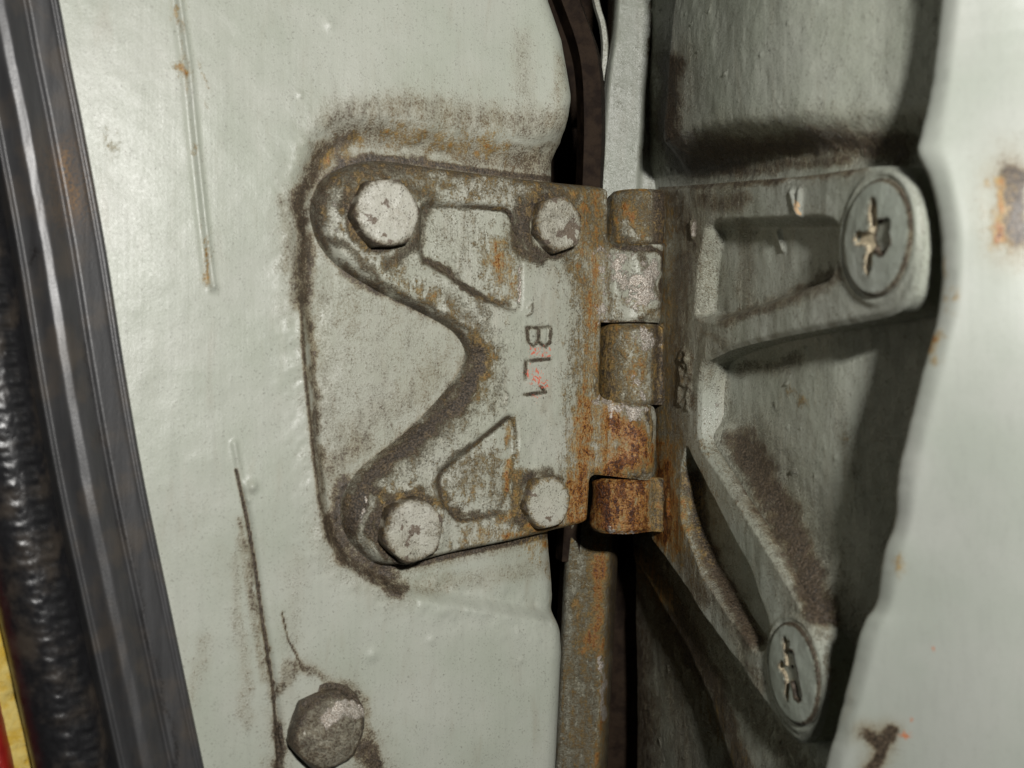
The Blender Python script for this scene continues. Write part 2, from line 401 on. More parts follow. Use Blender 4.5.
pm = stain_shade([
    (0, [(303, 300), (303, 200), (322, 152), (352, 136)], 13, .95), (0, [(330, 240), (322, 180), (350, 150)], 20, .62), (1, [(325, 160), (360, 140)], 10, .45), (0, [(350, 132), (430, 140), (500, 160), (560, 165)], 22, .72),
    (0, [(335, 118), (400, 108), (470, 118), (560, 125)], 26, .55), (1, [(390, 135), (450, 140), (500, 150)], 14, .45), (0, [(330, 150), (345, 162), (420, 160)], 9, 1.0),
    (0, [(306, 290), (318, 430), (326, 520)], 7, .75), (0, [(332, 255), (352, 275), (380, 290)], 9, .9),
    (0, [(330, 520), (345, 560), (400, 588)], 12, 1.0), (0, [(345, 480), (338, 520), (352, 555), (390, 575)], 10, 1.0),
    (0, [(470, 345), (466, 370), (446, 398), (413, 432), (370, 466)], 8, .75), (0, [(345, 430), (400, 400), (440, 370)], 34, .48),
    (0, [(330, 470), (360, 440)], 22, .62), (0, [(320, 400), (350, 330)], 30, .38), (0, [(400, 320), (450, 340)], 20, .4),
    (0, [(240, 520), (258, 610), (272, 700)], 5, .62), (0, [(236, 560), (240, 640), (246, 720)], 11, .40), (0, [(300, 560), (290, 640)], 20, .30),
    (0, [(276, 690), (292, 665), (322, 672), (360, 700), (372, 760)], 9, .66), (0, [(280, 768), (276, 720)], 8, 1.1),  # dark strip left of the lone bolt paints its shadow
    (0, [(362, 745), (372, 775)], 14, 1.0), (0, [(190, 700), (205, 640)], 12, .35), (0, [(282, 612), (288, 640), (304, 672)], 1.6, .6),
    (0, [(560, 60), (555, 120)], 14, .42), (0, [(520, 40), (530, 120)], 16, .38), (0, [(560, 150), (480, 150)], 10, .6),
    (0, [(420, 590), (520, 570), (555, 560)], 16, .42), (0, [(590, 100), (560, 150)], 12, .6), (0, [(290, 270), (285, 200)], 12, .5),
    (1, [(179, 8), (181, 20)], 4, .7), (1, [(180, 62), (185, 74)], 4.5, .85), (1, [(191, 145), (192, 152)], 3.5, .7), (1, [(206, 240), (210, 284)], 3, .6),
    (1, [(110, 125), (112, 150)], 6, .34), (1, [(540, 545), (560, 556)], 9, .75), (1, [(556, 560), (562, 620)], 5, .6), (1, [(205, 110), (200, 60)], 3, .3),
    (2, [(335, 262), (370, 284)], 5, .3), (0, [(315, 300), (330, 440), (345, 560)], 26, .42)],
    crev=[(0, FOOTPX, 4.5, 1.15), (0, FOOTPX, 13, .55), (0, [(236, 470), (246, 515), (254, 560), (263, 625), (273, 690), (278, 768)], 2.0, 1.4), (0, [(240, 540), (252, 600), (264, 680)], 7, .5), (0, [(282, 612), (288, 640), (296, 655), (304, 672)], .9, 1.1),  # crev: narrow dark lines along plate foot, lower seam and crack
          (0, [(301, 300), (304, 360), (312, 440), (319, 500), (329, 538)], 3, .9), (1, [(175, 0), (184, 60), (193, 150), (202, 230), (209, 284)], 1.8, .22), (0, [(323, 726)], 42, .5)])
def pm2(px, py):
    m = pm(px, py); m[..., 0] = np.maximum(m[..., 0], 0.10+.27*smooth(295, 325, px)*smooth(120, 160, py)*smooth(590, 540, py)); return m
us = np.arange(L.inv(20, 384, 14)[0], L.inv(585, 384, 0)[0]+12, 1.5); vs = np.arange(-520, 520, 1.6)
rub_px = [(30, -160), (45, -70), (61, 0), (73, 65), (86, 130), (108, 250), (126, 365), (146, 480), (175, 620), (206, 768), (228, 870), (250, 970)]
rp = L.poly(catmull(rub_px, 4, closed=False), 20); RV = np.array([p[1] for p in rp]); RU = np.array([p[0] for p in rp])
us = np.arange(L.inv(20, 384, 14)[0]-40, us[-1], 1.5)
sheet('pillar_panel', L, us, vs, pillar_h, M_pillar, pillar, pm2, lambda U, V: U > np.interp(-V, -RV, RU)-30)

# ================================================================== THE HINGE
hinge = thing('door_hinge', (BX, -170, BZ), 'worn grey and rusty steel car door hinge with forked arms bolted between pillar and door', 'hinge')
UB = (BX-L.ox)*L.ct+(BZ-L.oz)*L.st; HB = -(BX-L.ox)*L.st+(BZ-L.oz)*L.ct   # barrel in the pillar's frame
def Lp(px, py, h=16): return L.inv(px, py, h)
# foot outline, pixels of the photograph
foot = [(313, 214), (316, 195), (326, 178), (346, 165), (380, 158), (430, 164), (490, 172), (550, 179), (600, 183)]
tabs_px = [[(609, 186), (609, 244), (655, 243), (665, 254), (666, 312), (655, 324), (604, 322), (602, 322), (600, 398), (642, 406), (652, 418), (649, 466), (638, 479), (592, 474), (589, 526)]]
low = [(565, 531), (512, 543), (463, 553), (419, 563), (383, 566), (360, 550), (346, 528), (346, 500), (360, 474), (380, 456), (413, 430), (446, 397), (466, 370),
       (471, 354), (463, 337), (446, 323), (413, 306), (380, 290), (345, 268), (325, 246)]
foot_s = catmull([(x, y) for x, y in low+foot], 5)       # smooth everywhere but the knuckle side
# rebuild order: smooth run from (565,531) round to (600,183), then straight tabs
run = catmull(low+foot, 5, closed=False)
def bx_at(v): return (v-10)*0.052     # barrel leans a little
tabs = rounded([(600, 183)]+tabs_px[0]+[(565, 531)], 9, 4)[5:-5]
out_px = [p for p in run]+[p for p in tabs]
def map_out(p):
    h = 14 if p[0] < 500 else 14-.19*max(0, (p[0]-500))*.8
    if p[0] > 600: h = -6
    if p[0] > 630: h = -24
    return L.inv(p[0], p[1], h)
OUT = [map_out(p) for p in out_px]
top_in = catmull([(325, 212), (328, 196), (337, 182), (352, 173), (380, 166), (430, 171), (490, 179), (550, 186), (610, 190), (720, 190), (720, 522), (600, 522), (565, 525),
          (512, 537), (463, 547), (419, 557), (388, 558), (372, 546), (363, 527), (365, 508), (378, 489), (397, 472), (429, 446), (466, 413), (483, 390), (494, 370),
          (495, 354), (484, 337), (457, 317), (422, 298), (384, 276), (352, 257), (334, 237)], 4)
TOPI = L.poly(top_in, 16)
PPX = [rounded([(421, 205), (480, 207), (510, 210), (520, 262), (519, 312), (496, 304), (421, 259)], 9), rounded([(512, 414), (517, 440), (509, 485), (497, 515), (458, 522), (441, 500), (437, 475)], 10)]
P1 = L.poly(rounded([(421, 205), (480, 207), (510, 210), (520, 262), (519, 312), (496, 304), (421, 259)], 9), 13)
P2 = L.poly(rounded([(512, 414), (517, 440), (509, 485), (497, 515), (458, 522), (441, 500), (437, 475)], 10), 13)
# stamped characters (strokes, pixels), reading down the plate
STR = [[(527, 328), (551, 327)], [(527, 328), (528, 342), (533, 346), (538, 342), (539, 328)], [(539, 342), (545, 347), (550, 342), (551, 327)],
       [(526, 361), (549, 359)], [(526, 361), (525, 380)],
       [(524, 395), (545, 392)], [(545, 392), (541, 387)]]
STRL = [L.poly(s, 12) for s in STR]
STR2 = [[(529, 308), (533, 303), (532, 313), (527, 316)], [(503, 388), (508, 394), (506, 404), (500, 406)]]
STR2L = [L.poly(s, 14) for s in STR2]
BPX = [(380, 215, 36, 41, 8, 14, 14), (551, 226, 32, 34, 20, 6, 6), (406, 528, 34, 36, 18, 14, 10), (540, 501, 30, 32, 8, 4, 8)]
def leaf_h(U, V):
    do = -sdf(U, V, OUT); dt = np.maximum(sdf(U, V, TOPI), 0)
    t = np.clip(do/(do+dt+1e-6), 0, 1); t = np.where(dt <= 0, 1, t)
    h = 15*np.sin(t*math.pi/2)**.8+1
    rim = smooth(0, 3.5, do); h = h-2.2*(1-rim)
    b = bend(U)
    p1 = sdf(U, V, P1); p2 = sdf(U, V, P2)
    h = h-8.0*smooth(6.0, -3.0, p1)-7.0*smooth(6.0, -3.0, p2)
    h = h+b
    # bosses under the bolts
    for (x, y, r, *_) in BPX:
        cu, cv = L.inv(x, y, 10); dd = np.hypot(U-cu, V-cv); h = h+2.0*smooth(r+12, r+3, dd)
    for s in STRL: h = h-1.8*np.exp(-(segdist(U, V, s)/1.7)**2)
    for s in STR2L: h = h+1.3*np.exp(-(segdist(U, V, s)/1.5)**2)
    h = h+(fbm(U, V, 14, 11)-.5)*1.6+(fbm(U, V, 45, 13)-.5)*2.4
    # knuckle fronts
    ub = UB+bx_at(V); q = np.clip((U-ub)/BR, -1, 1)
    hk = HB+BR*np.sqrt(1-q*q)+(fbm(U, V, 16, 17)-.5)*4.2; tb = -sdf(U, V, OUT); hk = hk-3.2*(1-smooth(0, 6, tb))
    k = smooth(-36, -20, U-ub)
    return h*(1-k)+hk*k
leaf_st = stain_shade([
    (0, [(318, 220), (325, 190), (350, 170), (400, 165), (480, 172), (600, 186)], 12, .85), (0, [(345, 210), (355, 180), (385, 176)], 10, .9),
    (0, [(395, 178), (430, 195), (418, 240), (390, 262)], 10, .75), (0, [(430, 182), (520, 190)], 16, .45), (0, [(520, 200), (518, 250), (540, 262)], 8, .95),
    (0, [(520, 200), (545, 185), (575, 200)], 9, .9), (0, [(580, 185), (600, 240)], 20, .7), (0, [(424, 262), (480, 296), (508, 310)], 4.5, .95),
    (0, [(423, 206), (480, 207)], 3, .6), (0, [(475, 290), (490, 320), (485, 350)], 9, .5), (0, [(330, 235), (380, 280), (460, 325), (484, 345)], 6, .7),
    (0, [(480, 345), (482, 368), (458, 403), (420, 438), (380, 468), (355, 500), (352, 530)], 11, 1.3), (0, [(372, 490), (390, 500), (420, 492), (432, 500)], 8, 1.0),
    (0, [(378, 505), (372, 530), (385, 555)], 7, 1.0), (0, [(440, 470), (470, 445)], 6, .7), (0, [(437, 480), (445, 505), (460, 520), (500, 512)], 6, .8),
    (0, [(500, 380), (495, 410)], 9, .5), (0, [(515, 490), (520, 475), (545, 470), (560, 480)], 7, 1.0), (0, [(513, 500), (520, 525)], 6, .9),
    (0, [(450, 480), (490, 460), (500, 500)], 22, .42), (0, [(430, 225), (480, 250)], 30, .3), (0, [(572, 300), (575, 380)], 12, .45), (0, [(560, 230), (575, 280)], 12, .6),
    (0, [(640, 250), (662, 300), (640, 322)], 5, .7), (0, [(606, 262), (612, 320)], 9, .45), (0, [(625, 405), (645, 440), (640, 474)], 6, .75), (0, [(610, 190), (607, 240)], 5, .8),
    (0, [(609, 246), (656, 248), (664, 257), (664, 317), (655, 325), (604, 322)], 3.2, 1.2), (0, [(601, 322), (599, 399), (642, 406), (652, 418), (649, 466), (638, 479), (592, 475)], 3.2, 1.2),
    (1, [(580, 250), (590, 320), (585, 400)], 26, .42), (0, [(330, 200), (370, 180), (420, 185)], 22, .5), (0, [(400, 480), (470, 460)], 30, .34), (0, [(450, 300), (480, 330)], 14, .5), (0, [(440, 170), (600, 190)], 22, .5),
    (1, [(495, 250), (508, 295)], 14, .75), (1, [(512, 420), (514, 450), (505, 490)], 6, .78), (1, [(575, 270), (592, 330), (585, 400)], 13, .62),
    (1, [(585, 400), (580, 450), (575, 500), (570, 525)], 17, .86), (1, [(610, 420), (640, 450), (610, 470)], 22, 1.0), (0, [(620, 470), (650, 460)], 12, .7), (1, [(505, 535), (560, 524)], 9, .72), (1, [(610, 415), (600, 470)], 16, .8),
    (1, [(485, 340), (492, 360), (480, 395)], 6, .55), (1, [(380, 505), (386, 490)], 4, .6), (1, [(520, 470), (515, 510), (500, 520)], 8, .6), (1, [(555, 250), (575, 240)], 12, .5),
    (1, [(630, 300), (655, 312)], 10, .5), (1, [(430, 178), (345, 190)], 12, .25),
    (2, [(600, 250), (605, 330)], 9, .55), (2, [(618, 262), (640, 300), (650, 270)], 15, .72), (2, [(517, 262), (517, 300)], 3, .8), (2, [(600, 400), (615, 412), (640, 415)], 9, .62), (2, [(605, 330), (606, 400)], 0.1, 0),
    (2, [(360, 495), (362, 530)], 4, .6), (2, [(325, 215), (335, 232)], 4, .4), (2, [(340, 195), (333, 215)], 4, .4),
    (1, [(350, 185), (430, 185), (560, 190), (600, 200)], 26, .36), (1, [(590, 200), (592, 300), (588, 400), (580, 500)], 22, .66), (1, [(470, 540), (560, 525)], 16, .5), (1, [(400, 500), (480, 480), (500, 450)], 30, .34), (1, [(330, 215), (380, 265), (450, 310), (480, 340)], 14, .34), (1, [(585, 430), (580, 520)], 16, .92),
    (0, [(575, 240), (585, 330), (580, 400)], 20, .42), (0, [(345, 180), (420, 175)], 22, .6),
    (3, [(530, 350), (545, 352)], 10, .52), (3, [(535, 370), (545, 385)], 13, .52), (3, [(540, 400)], 7, .50), (3, [(518, 345)], 5, .4)])
def leaf_m(px, py):
    m = leaf_st(px, py); m[..., 0] = np.maximum(m[..., 0], .25); m[..., 1] = np.maximum(m[..., 1], .13)
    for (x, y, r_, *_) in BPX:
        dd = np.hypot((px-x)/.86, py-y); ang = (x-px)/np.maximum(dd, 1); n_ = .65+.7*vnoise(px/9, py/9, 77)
        m[..., 0] = np.maximum(m[..., 0], (1.15*np.exp(-((dd-r_+2)/(5+3.5*np.maximum(ang, 0)))**2))*n_)  # grime ring round each bolt, widened on the left as painted shadow
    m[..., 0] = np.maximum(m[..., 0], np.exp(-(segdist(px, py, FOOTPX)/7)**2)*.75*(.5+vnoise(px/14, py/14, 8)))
    for pp in PPX: m[..., 0] = np.maximum(m[..., 0], .8*np.exp(-(segdist(px, py, pp, True)/3.0)**2)*(.5+vnoise(px/30, py/30, 5)))
    pale = np.exp(-(segdist(px, py, [(535, 300), (538, 450)])/26)**2); m[..., 0] *= (1-.75*pale); m[..., 1] *= (1-.9*pale)
    for s in STR: m[..., 0] = np.maximum(m[..., 0], .95*np.exp(-(segdist(px, py, s)/2.1)**2)*(.55+.7*vnoise(px/4, py/4, 3)))
    for s in STR2: m[..., 0] = np.maximum(m[..., 0], .5*np.exp(-(segdist(px, py, s)/1.5)**2))
    return m
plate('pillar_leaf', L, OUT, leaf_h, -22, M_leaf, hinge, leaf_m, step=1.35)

def bolt(parent, fr, px, py, h0, r, hgt, rot, seed, mat, mf, washer=1.10, base=0.0, name='bolt', tip=0.0, dome=0.0):
    """hexagonal head with a round chamfer and a turned collar under it"""
    cu, cv = fr.inv(px, py, h0); n = 72; rs = np.random.RandomState(seed)
    prof = [(washer, -8, 0), (washer, base+1.2, 0), (washer*.985, base+2.4, 0), (washer*.95, base+3, 0), (.99, base+3.2, .6), (1.0, base+4.5, 1), (1.0, base+(hgt-base)*.72, 1),
            (.975, hgt-1.6, .8), (.93, hgt-.4, .45), (.88, hgt, .15), (.80, hgt+.35, 0), (.68, hgt+.4, 0), (.55, hgt+.5, 0), (.42, hgt+.4, 0), (.28, hgt+.5, 0), (.14, hgt+.4, 0)]
    th = np.arange(n)/n*2*math.pi; co = []
    hexr = (np.cos(math.pi/6)/np.cos(((th-math.radians(rot)) % (math.pi/3))-math.pi/6)/0.955)**.85
    for (k, h, hx) in prof:
        rr = r*k*(1+(hexr-1)*hx); u = rr*np.cos(th); v = rr*np.sin(th)
        jit = (fbm(u+seed*37, v, 9, seed)-.5)
        hh = h+jit*1.7*(1 if h > 3 else .3)+tip*u/r*(h > 2)
        rr2 = 1+(fbm(th*6+seed, hh*0+k*9, 1.3, seed+3)-.5)*.05
        hh = hh+dome*(1-k*k)*(h > hgt*.6)*1.4
        co.append(np.stack([cu+u*rr2, cv+v*rr2, h0+hh], 1))
    co = np.vstack(co+[np.array([[cu, cv, h0+hgt+.5+dome*1.4]])])
    faces = []; m = len(prof)
    for j in range(m-1):
        for i in range(n):
            faces.append([j*n+i, j*n+(i+1) % n, (j+1)*n+(i+1) % n, (j+1)*n+i])
    for i in range(n): faces.append([(m-1)*n+i, (m-1)*n+(i+1) % n, m*n])
    X, Y, Z = fr.xyz(co[:, 0], co[:, 1], co[:, 2])
    hrel = co[:, 2]-h0; rad = np.hypot(co[:, 0]-cu, co[:, 1]-cv)/r
    mk = np.zeros((len(co), 4)); px_, py_ = proj(X, Y, Z); mk = mf(px_, py_, rad, hrel, hgt)
    return build(name, np.stack([X, Y, Z], 1), faces, mat, parent, mk)
def bm(gside=1.0, rust=0, wear=.3, top=.35):
    def f(px, py, rad, h, hg):
        m = np.zeros((len(px), 4)); m[:, 0] = np.where(rad > .93, gside, top*(.35+1.3*fbm(px, py, 13, int(px[0])))+.35*smooth(.75, .93, rad)); m[:, 0] = np.where(h < 3.4, 1.0*gside, m[:, 0])
        m[:, 3] = .85*smooth(.56, .72, fbm(px, py, 11, int(px[0])+3))*(h > 3.4); m[:, 1] = rust*(rad > .8); m[:, 2] = wear*np.where((rad > .5), 1, .6); return m
    return f
def leaf_top(px): return L.inv(px, 384, 10)[0]
for (x, y, r, rw, rot, seed, hh), kw in zip(BPX, (dict(top=.20, wear=.0), dict(top=.34, wear=.0, rust=.2), dict(top=.28, wear=.0, rust=.15), dict(top=.24, wear=.0, rust=.35))):
    hb = 14+float(bend(np.array([leaf_top(x)]))[0])
    bolt(hinge, L, x, y, hb, r*.94, 21 if x < 500 else 18, rot, seed, M_bolt, bm(**kw), tip=-2.0 if x > 500 else 0)

# ---- door leaf --------------------------------------------------------------
def Rp(pts, h=0): return R.poly(pts, h)
top_e = [(655, 187), (690, 185), (740, 181), (800, 176), (850, 169), (880, 166), (901, 169), (914, 184), (921, 210), (922, 240), (918, 276), (909, 301), (889, 315), (850, 323), (780, 337), (735, 348), (716, 356)]
mid_e = [(704, 364), (700, 385), (699, 415), (701, 440), (710, 458), (740, 505), (768, 550), (790, 588), (812, 626), (824, 655), (828, 685), (824, 712), (813, 737), (801, 744), (788, 736), (764, 702), (715, 634), (685, 589), (662, 556), (650, 540)]
outR = catmull(top_e+mid_e, 4, closed=False)+[(650, 530), (652, 200)]
OR_ = Rp(outR, 0)
K1 = Rp(rounded([(712, 222), (826, 218), (842, 224), (844, 252), (834, 279), (780, 299), (716, 321), (698, 318), (703, 262)], 8), -4)
K2 = Rp(rounded([(690, 446), (716, 498), (753, 570), (772, 622), (772, 645), (760, 652), (735, 616), (706, 574), (685, 520), (684, 470)], 7), -4)
SCR = [(878, 238, 44), (795, 673, 43)]
G2 = [[(684, 350), (690, 356), (686, 366), (680, 358), (684, 350)], [(689, 358), (690, 372), (684, 380), (681, 368)], [(683, 384), (690, 386), (688, 398), (682, 404)], [(681, 388), (680, 402)], [(690, 398), (689, 408)]]
G2R = [Rp(s, 0) for s in G2]
NODR = [Rp(s, 0) for s in ([(692, 222), (693, 236)], [(792, 192), (796, 208), (799, 215)], [(800, 192), (799, 206)], [(759, 232), (764, 248)], [(668, 500), (668, 515)])]
KNU_R = [(190, 246), (328, 404), (480, 533)]
def dleaf_h(U, V):
    do = -sdf(U, V, OR_)
    h = -3.5*(1-smooth(0, 6, do))**2
    k1 = sdf(U, V, K1); k2 = sdf(U, V, K2)
    h = h-20*smooth(4, -8, k1)
    h = h-22*smooth(3, -5, k2)
    for (x, y, r) in SCR:
        cu, cv = R.inv(x, y, 0); dd = np.hypot(U-cu, V-cv); h = h+3*smooth(r+10, r+2, dd)-2*np.exp(-((dd-r-1)/2.2)**2)
    for s in G2R: h = h+3.2*np.exp(-(segdist(U, V, s)/3.0)**2)
    for s in NODR: h = h+3.0*np.exp(-(segdist(U, V, s)/3.2)**2)
    h = h+(fbm(U, V, 18, 21, sy=.5)-.5)*1.6+(fbm(U, V, 60, 23)-.5)*3.2+(fbm(U, V, 26, 29, 2, sy=.3)-.5)*1.6
    return h
dl_st = stain_shade([
    (0, [(655, 188), (700, 186), (790, 178), (860, 170)], 7, .85), (0, [(665, 190), (690, 240), (675, 300), (668, 460)], 22, .78), (1, [(664, 450), (668, 500), (675, 545)], 20, .8), (1, [(660, 200), (664, 300), (664, 430)], 12, .5), (0, [(700, 200), (740, 200)], 16, .7),
    (0, [(720, 322), (790, 297), (835, 275)], 10, .72), (0, [(745, 225), (745, 300)], 15, .5), (0, [(700, 330), (720, 345)], 10, .55), (0, [(660, 300), (668, 420)], 12, .45),
    (0, [(640, 330), (648, 400)], 20, .4), (0, [(733, 448), (765, 504), (799, 568), (822, 618)], 14, 1.2), (2, [(716, 400), (722, 440), (735, 460)], 7, .40), (0, [(690, 560), (740, 640), (760, 690)], 12, .55), (0, [(690, 480), (703, 545), (752, 640)], 12, 1.1),
    (0, [(660, 480), (680, 540), (700, 600)], 14, .7), (0, [(830, 640), (828, 700)], 5, .5), (0, [(684, 352), (692, 408)], 7, .7), (0, [(668, 500), (668, 515)], 4, 1.2), (0, [(720, 260), (730, 330)], 6, .4),
    (1, [(664, 470), (664, 540)], 16, 1.1), (1, [(655, 200), (660, 240)], 8, .5), (1, [(685, 470), (683, 520)], 4, .5), (1, [(662, 320), (664, 400)], 5, .45), (1, [(670, 440), (668, 480)], 10, .3),
    (2, [(692, 224), (693, 234)], 3.2, 1.2), (3, [(797, 208), (799, 215)], 3, .9)],
    crev=[(0, [(692, 480), (704, 545), (738, 612), (757, 640)], 8, 1.15)])
def dl_m(px, py):
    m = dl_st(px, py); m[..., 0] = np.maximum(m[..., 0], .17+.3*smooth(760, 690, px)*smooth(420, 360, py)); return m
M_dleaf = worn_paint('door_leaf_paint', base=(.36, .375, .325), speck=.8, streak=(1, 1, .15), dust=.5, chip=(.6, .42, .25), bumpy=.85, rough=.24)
FLOOR = -32
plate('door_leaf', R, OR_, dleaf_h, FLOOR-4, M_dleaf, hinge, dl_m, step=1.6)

# knuckles of the door leaf: swept section (round the pin, then fairing into the leaf root)
def knuckle(y0, y1, seed, mf):
    sec = []
    for a in np.linspace(math.radians(262), math.radians(34), 34): sec.append((BR*math.cos(a), BR*math.sin(a)))
    e = sec[-1]; p0 = np.array(e); p3 = np.array([BR*_s+24*_c+.5*_s, -BR*_c+24*_s-.5*_c])
    p1 = p0+np.array([.56, -.83])*9; p2 = p3-np.array([_c, _s])*9
    for t in np.linspace(.12, 1, 9): q = (1-t)**3*p0+3*t*(1-t)**2*p1+3*t*t*(1-t)*p2+t**3*p3; sec.append(tuple(q))
    q = np.array(sec[-1]); sec.append(tuple(q+np.array([_s, -_c])*14)); sec.append((BR*.9, -BR*.8)); 
    sec = np.array(sec); n = len(sec)
    Ya, Yb = (384-y0)/D*(D-BZ-20), (384-y1)/D*(D-BZ-20)
    ks = [0, .6, 1.6, 3.2, 5.5]; hgt = Ya-Yb
    ys = [Ya-k for k in ks]+list(np.linspace(Ya-8, Yb+8, max(4, int(hgt/2.2))))+[Yb+k for k in ks[::-1]]
    co = []
    for yv in ys:
        d = min(Ya-yv, yv-Yb); k = 1-.15*(1-smooth(0, 7, d))**2
        bxx = bx_at(yv)
        jit = (fbm(np.arange(n)*2.0+seed*50, np.full(n, yv), 14, seed)-.5)*4.0
        nrm = sec/np.linalg.norm(sec, axis=1)[:, None]
        p = sec*np.array([k, k])+nrm*jit[:, None]
        lw = np.ones(n); lw[34:43] = 1-smooth(0, 1, np.linspace(.1, 1, 9)); lw[43] = 0
        co.append(np.stack([BX+p[:, 0]+bxx*lw, np.full(n, yv), BZ+p[:, 1]], 1))
    m = len(ys); faces = []
    for j in range(m-1):
        for i in range(n): faces.append([j*n+i, (j+1)*n+i, (j+1)*n+(i+1) % n, j*n+(i+1) % n])
    co = np.vstack(co); faces.append(list(range(n))); faces.append([(m-1)*n+i for i in range(n)][::-1])
    px, py = proj(co[:, 0], co[:, 1], co[:, 2])
    mk = mf(px, py); fl_ = smooth(644, 658, px); mk[..., 0] = np.maximum(mk[..., 0], 1.15*fl_); mk[..., 1] *= (1-.5*fl_)  # fairing darkened to carry on the leaf root's shade
    return build('knuckle', co, faces, M_leaf, hinge, mk)
knuckle(190, 247, 1, stain_shade([(0, [(612, 200), (614, 240), (650, 246)], 8, .9), (0, [(630, 200), (660, 230)], 26, .72), (1, [(620, 210), (640, 230)], 14, .62), (0, [(615, 190), (668, 190)], 5, .9)], (.5, .42, 0, 0)))
knuckle(324, 405, 2, stain_shade([(0, [(604, 330), (608, 400)], 15, 1.25), (0, [(620, 345), (625, 400)], 8, .7), (1, [(630, 340), (635, 400)], 16, .55), (2, [(640, 335), (650, 345)], 10, .8), (2, [(640, 380), (645, 400)], 7, .5), (0, [(658, 330), (660, 400)], 10, .8), (0, [(610, 326), (650, 328)], 5, .9)], (.4, .5, 0, 0)))  # left side painted darker, turned away from the light
knuckle(479, 533, 3, stain_shade([(1, [(600, 490), (610, 530)], 14, 1.3), (1, [(630, 480), (645, 520)], 20, .95), (0, [(596, 485), (600, 520)], 9, .8), (2, [(610, 532), (640, 534)], 6, .6), (0, [(630, 500), (640, 490)], 8, .5)], (.45, .95, 0, 0)))
# pin down the middle of the knuckles
th = np.arange(24)/24*2*math.pi; co = []; Ya, Yb = (384-196)*1.12, (384-528)*1.12
for yv in (Ya, Yb):
    co.append(np.stack([BX+bx_at(yv)+14*np.cos(th), np.full(24, yv), BZ+14*np.sin(th)], 1))
build('hinge_pin', np.vstack(co), [[i, i+24, (i+1) % 24+24, (i+1) % 24] for i in range(24)]+[list(range(24)), list(range(24, 48))[::-1]], M_dark, hinge)

# countersunk screws with a cross recess, painted over
def screw(x, y, r, seed, cross):
    cu, cv = R.inv(x, y, 2); n = 96; rr = np.concatenate([np.linspace(0.5, r*.55, 26), np.linspace(r*.58, r*.93, 10), [r*.96, r*.985, r*1.0, r*1.0]])
    th = np.arange(n)/n*2*math.pi; Rr, T = np.meshgrid(rr, th, indexing='ij'); U = Rr*np.cos(T); V = Rr*np.sin(T)
    h = 6.0-2.0*(Rr/r)**2+(fbm(U+seed*40, V, 14, seed)-.5)*1.6
    h = h-smooth(.93, 1.0, Rr/r)*2.5
    d = np.full(U.shape, 1e9); dh = np.full(U.shape, 1e9)
    for k, (pts, wd) in enumerate(cross):
        q = segdist(U, V, pts)-wd
        if k == 0: dh = q+(fbm(U, V, 6, seed+6)-.5)*4
        else: d = np.minimum(d, q)
    d = d+(fbm(U, V, 5, seed+5)-.5)*5
    h = h-4.0*smooth(1.2, -1.5, d)-15*smooth(1.5, -2.0, dh)
    h[-1, :] = -12
    X, Y, Z = R.xyz(cu+U, cv+V, h+1); co = np.stack([X, Y, Z], -1).reshape(-1, 3)
    faces = []
    m = len(rr)
    for j in range(m-1):
        for i in range(n): faces.append([j*n+i, (j+1)*n+i, (j+1)*n+(i+1) % n, j*n+(i+1) % n])
    faces.append([i for i in range(n)])
    mk = np.zeros((m, n, 4))
    hole = smooth(4.0, 1.0, dh)
    mk[..., 3] = 1.15*smooth(1.0, -.6, d)*(1-hole)*smooth(14, 6, U); mk[..., 0] = .14+1.6*hole+.8*np.exp(-((Rr/r-.97)/.035)**2)+.5*np.exp(-(d/1.6)**2)  # screw hole painted dark for the shade inside; grime round the rim
    return build('screw', co, faces, M_screw, hinge, mk.reshape(-1, 4))
screw(878, 238, 44, 4, [([(10, 1), (11, -3)], 9), ([(-2, 24), (0, 4), (-8, -22)], 5), ([(-22, 2), (-4, 0), (16, 6)], 5)])
screw(795, 673, 43, 6, [([(0, 14), (6, 2), (12, -14)], 4.5), ([(-12, 24), (-6, 10), (-6, -10), (-8, -20)], 4), ([(-16, 2), (2, -2)], 4.5), ([(-14, 22), (-4, 24)], 2)])

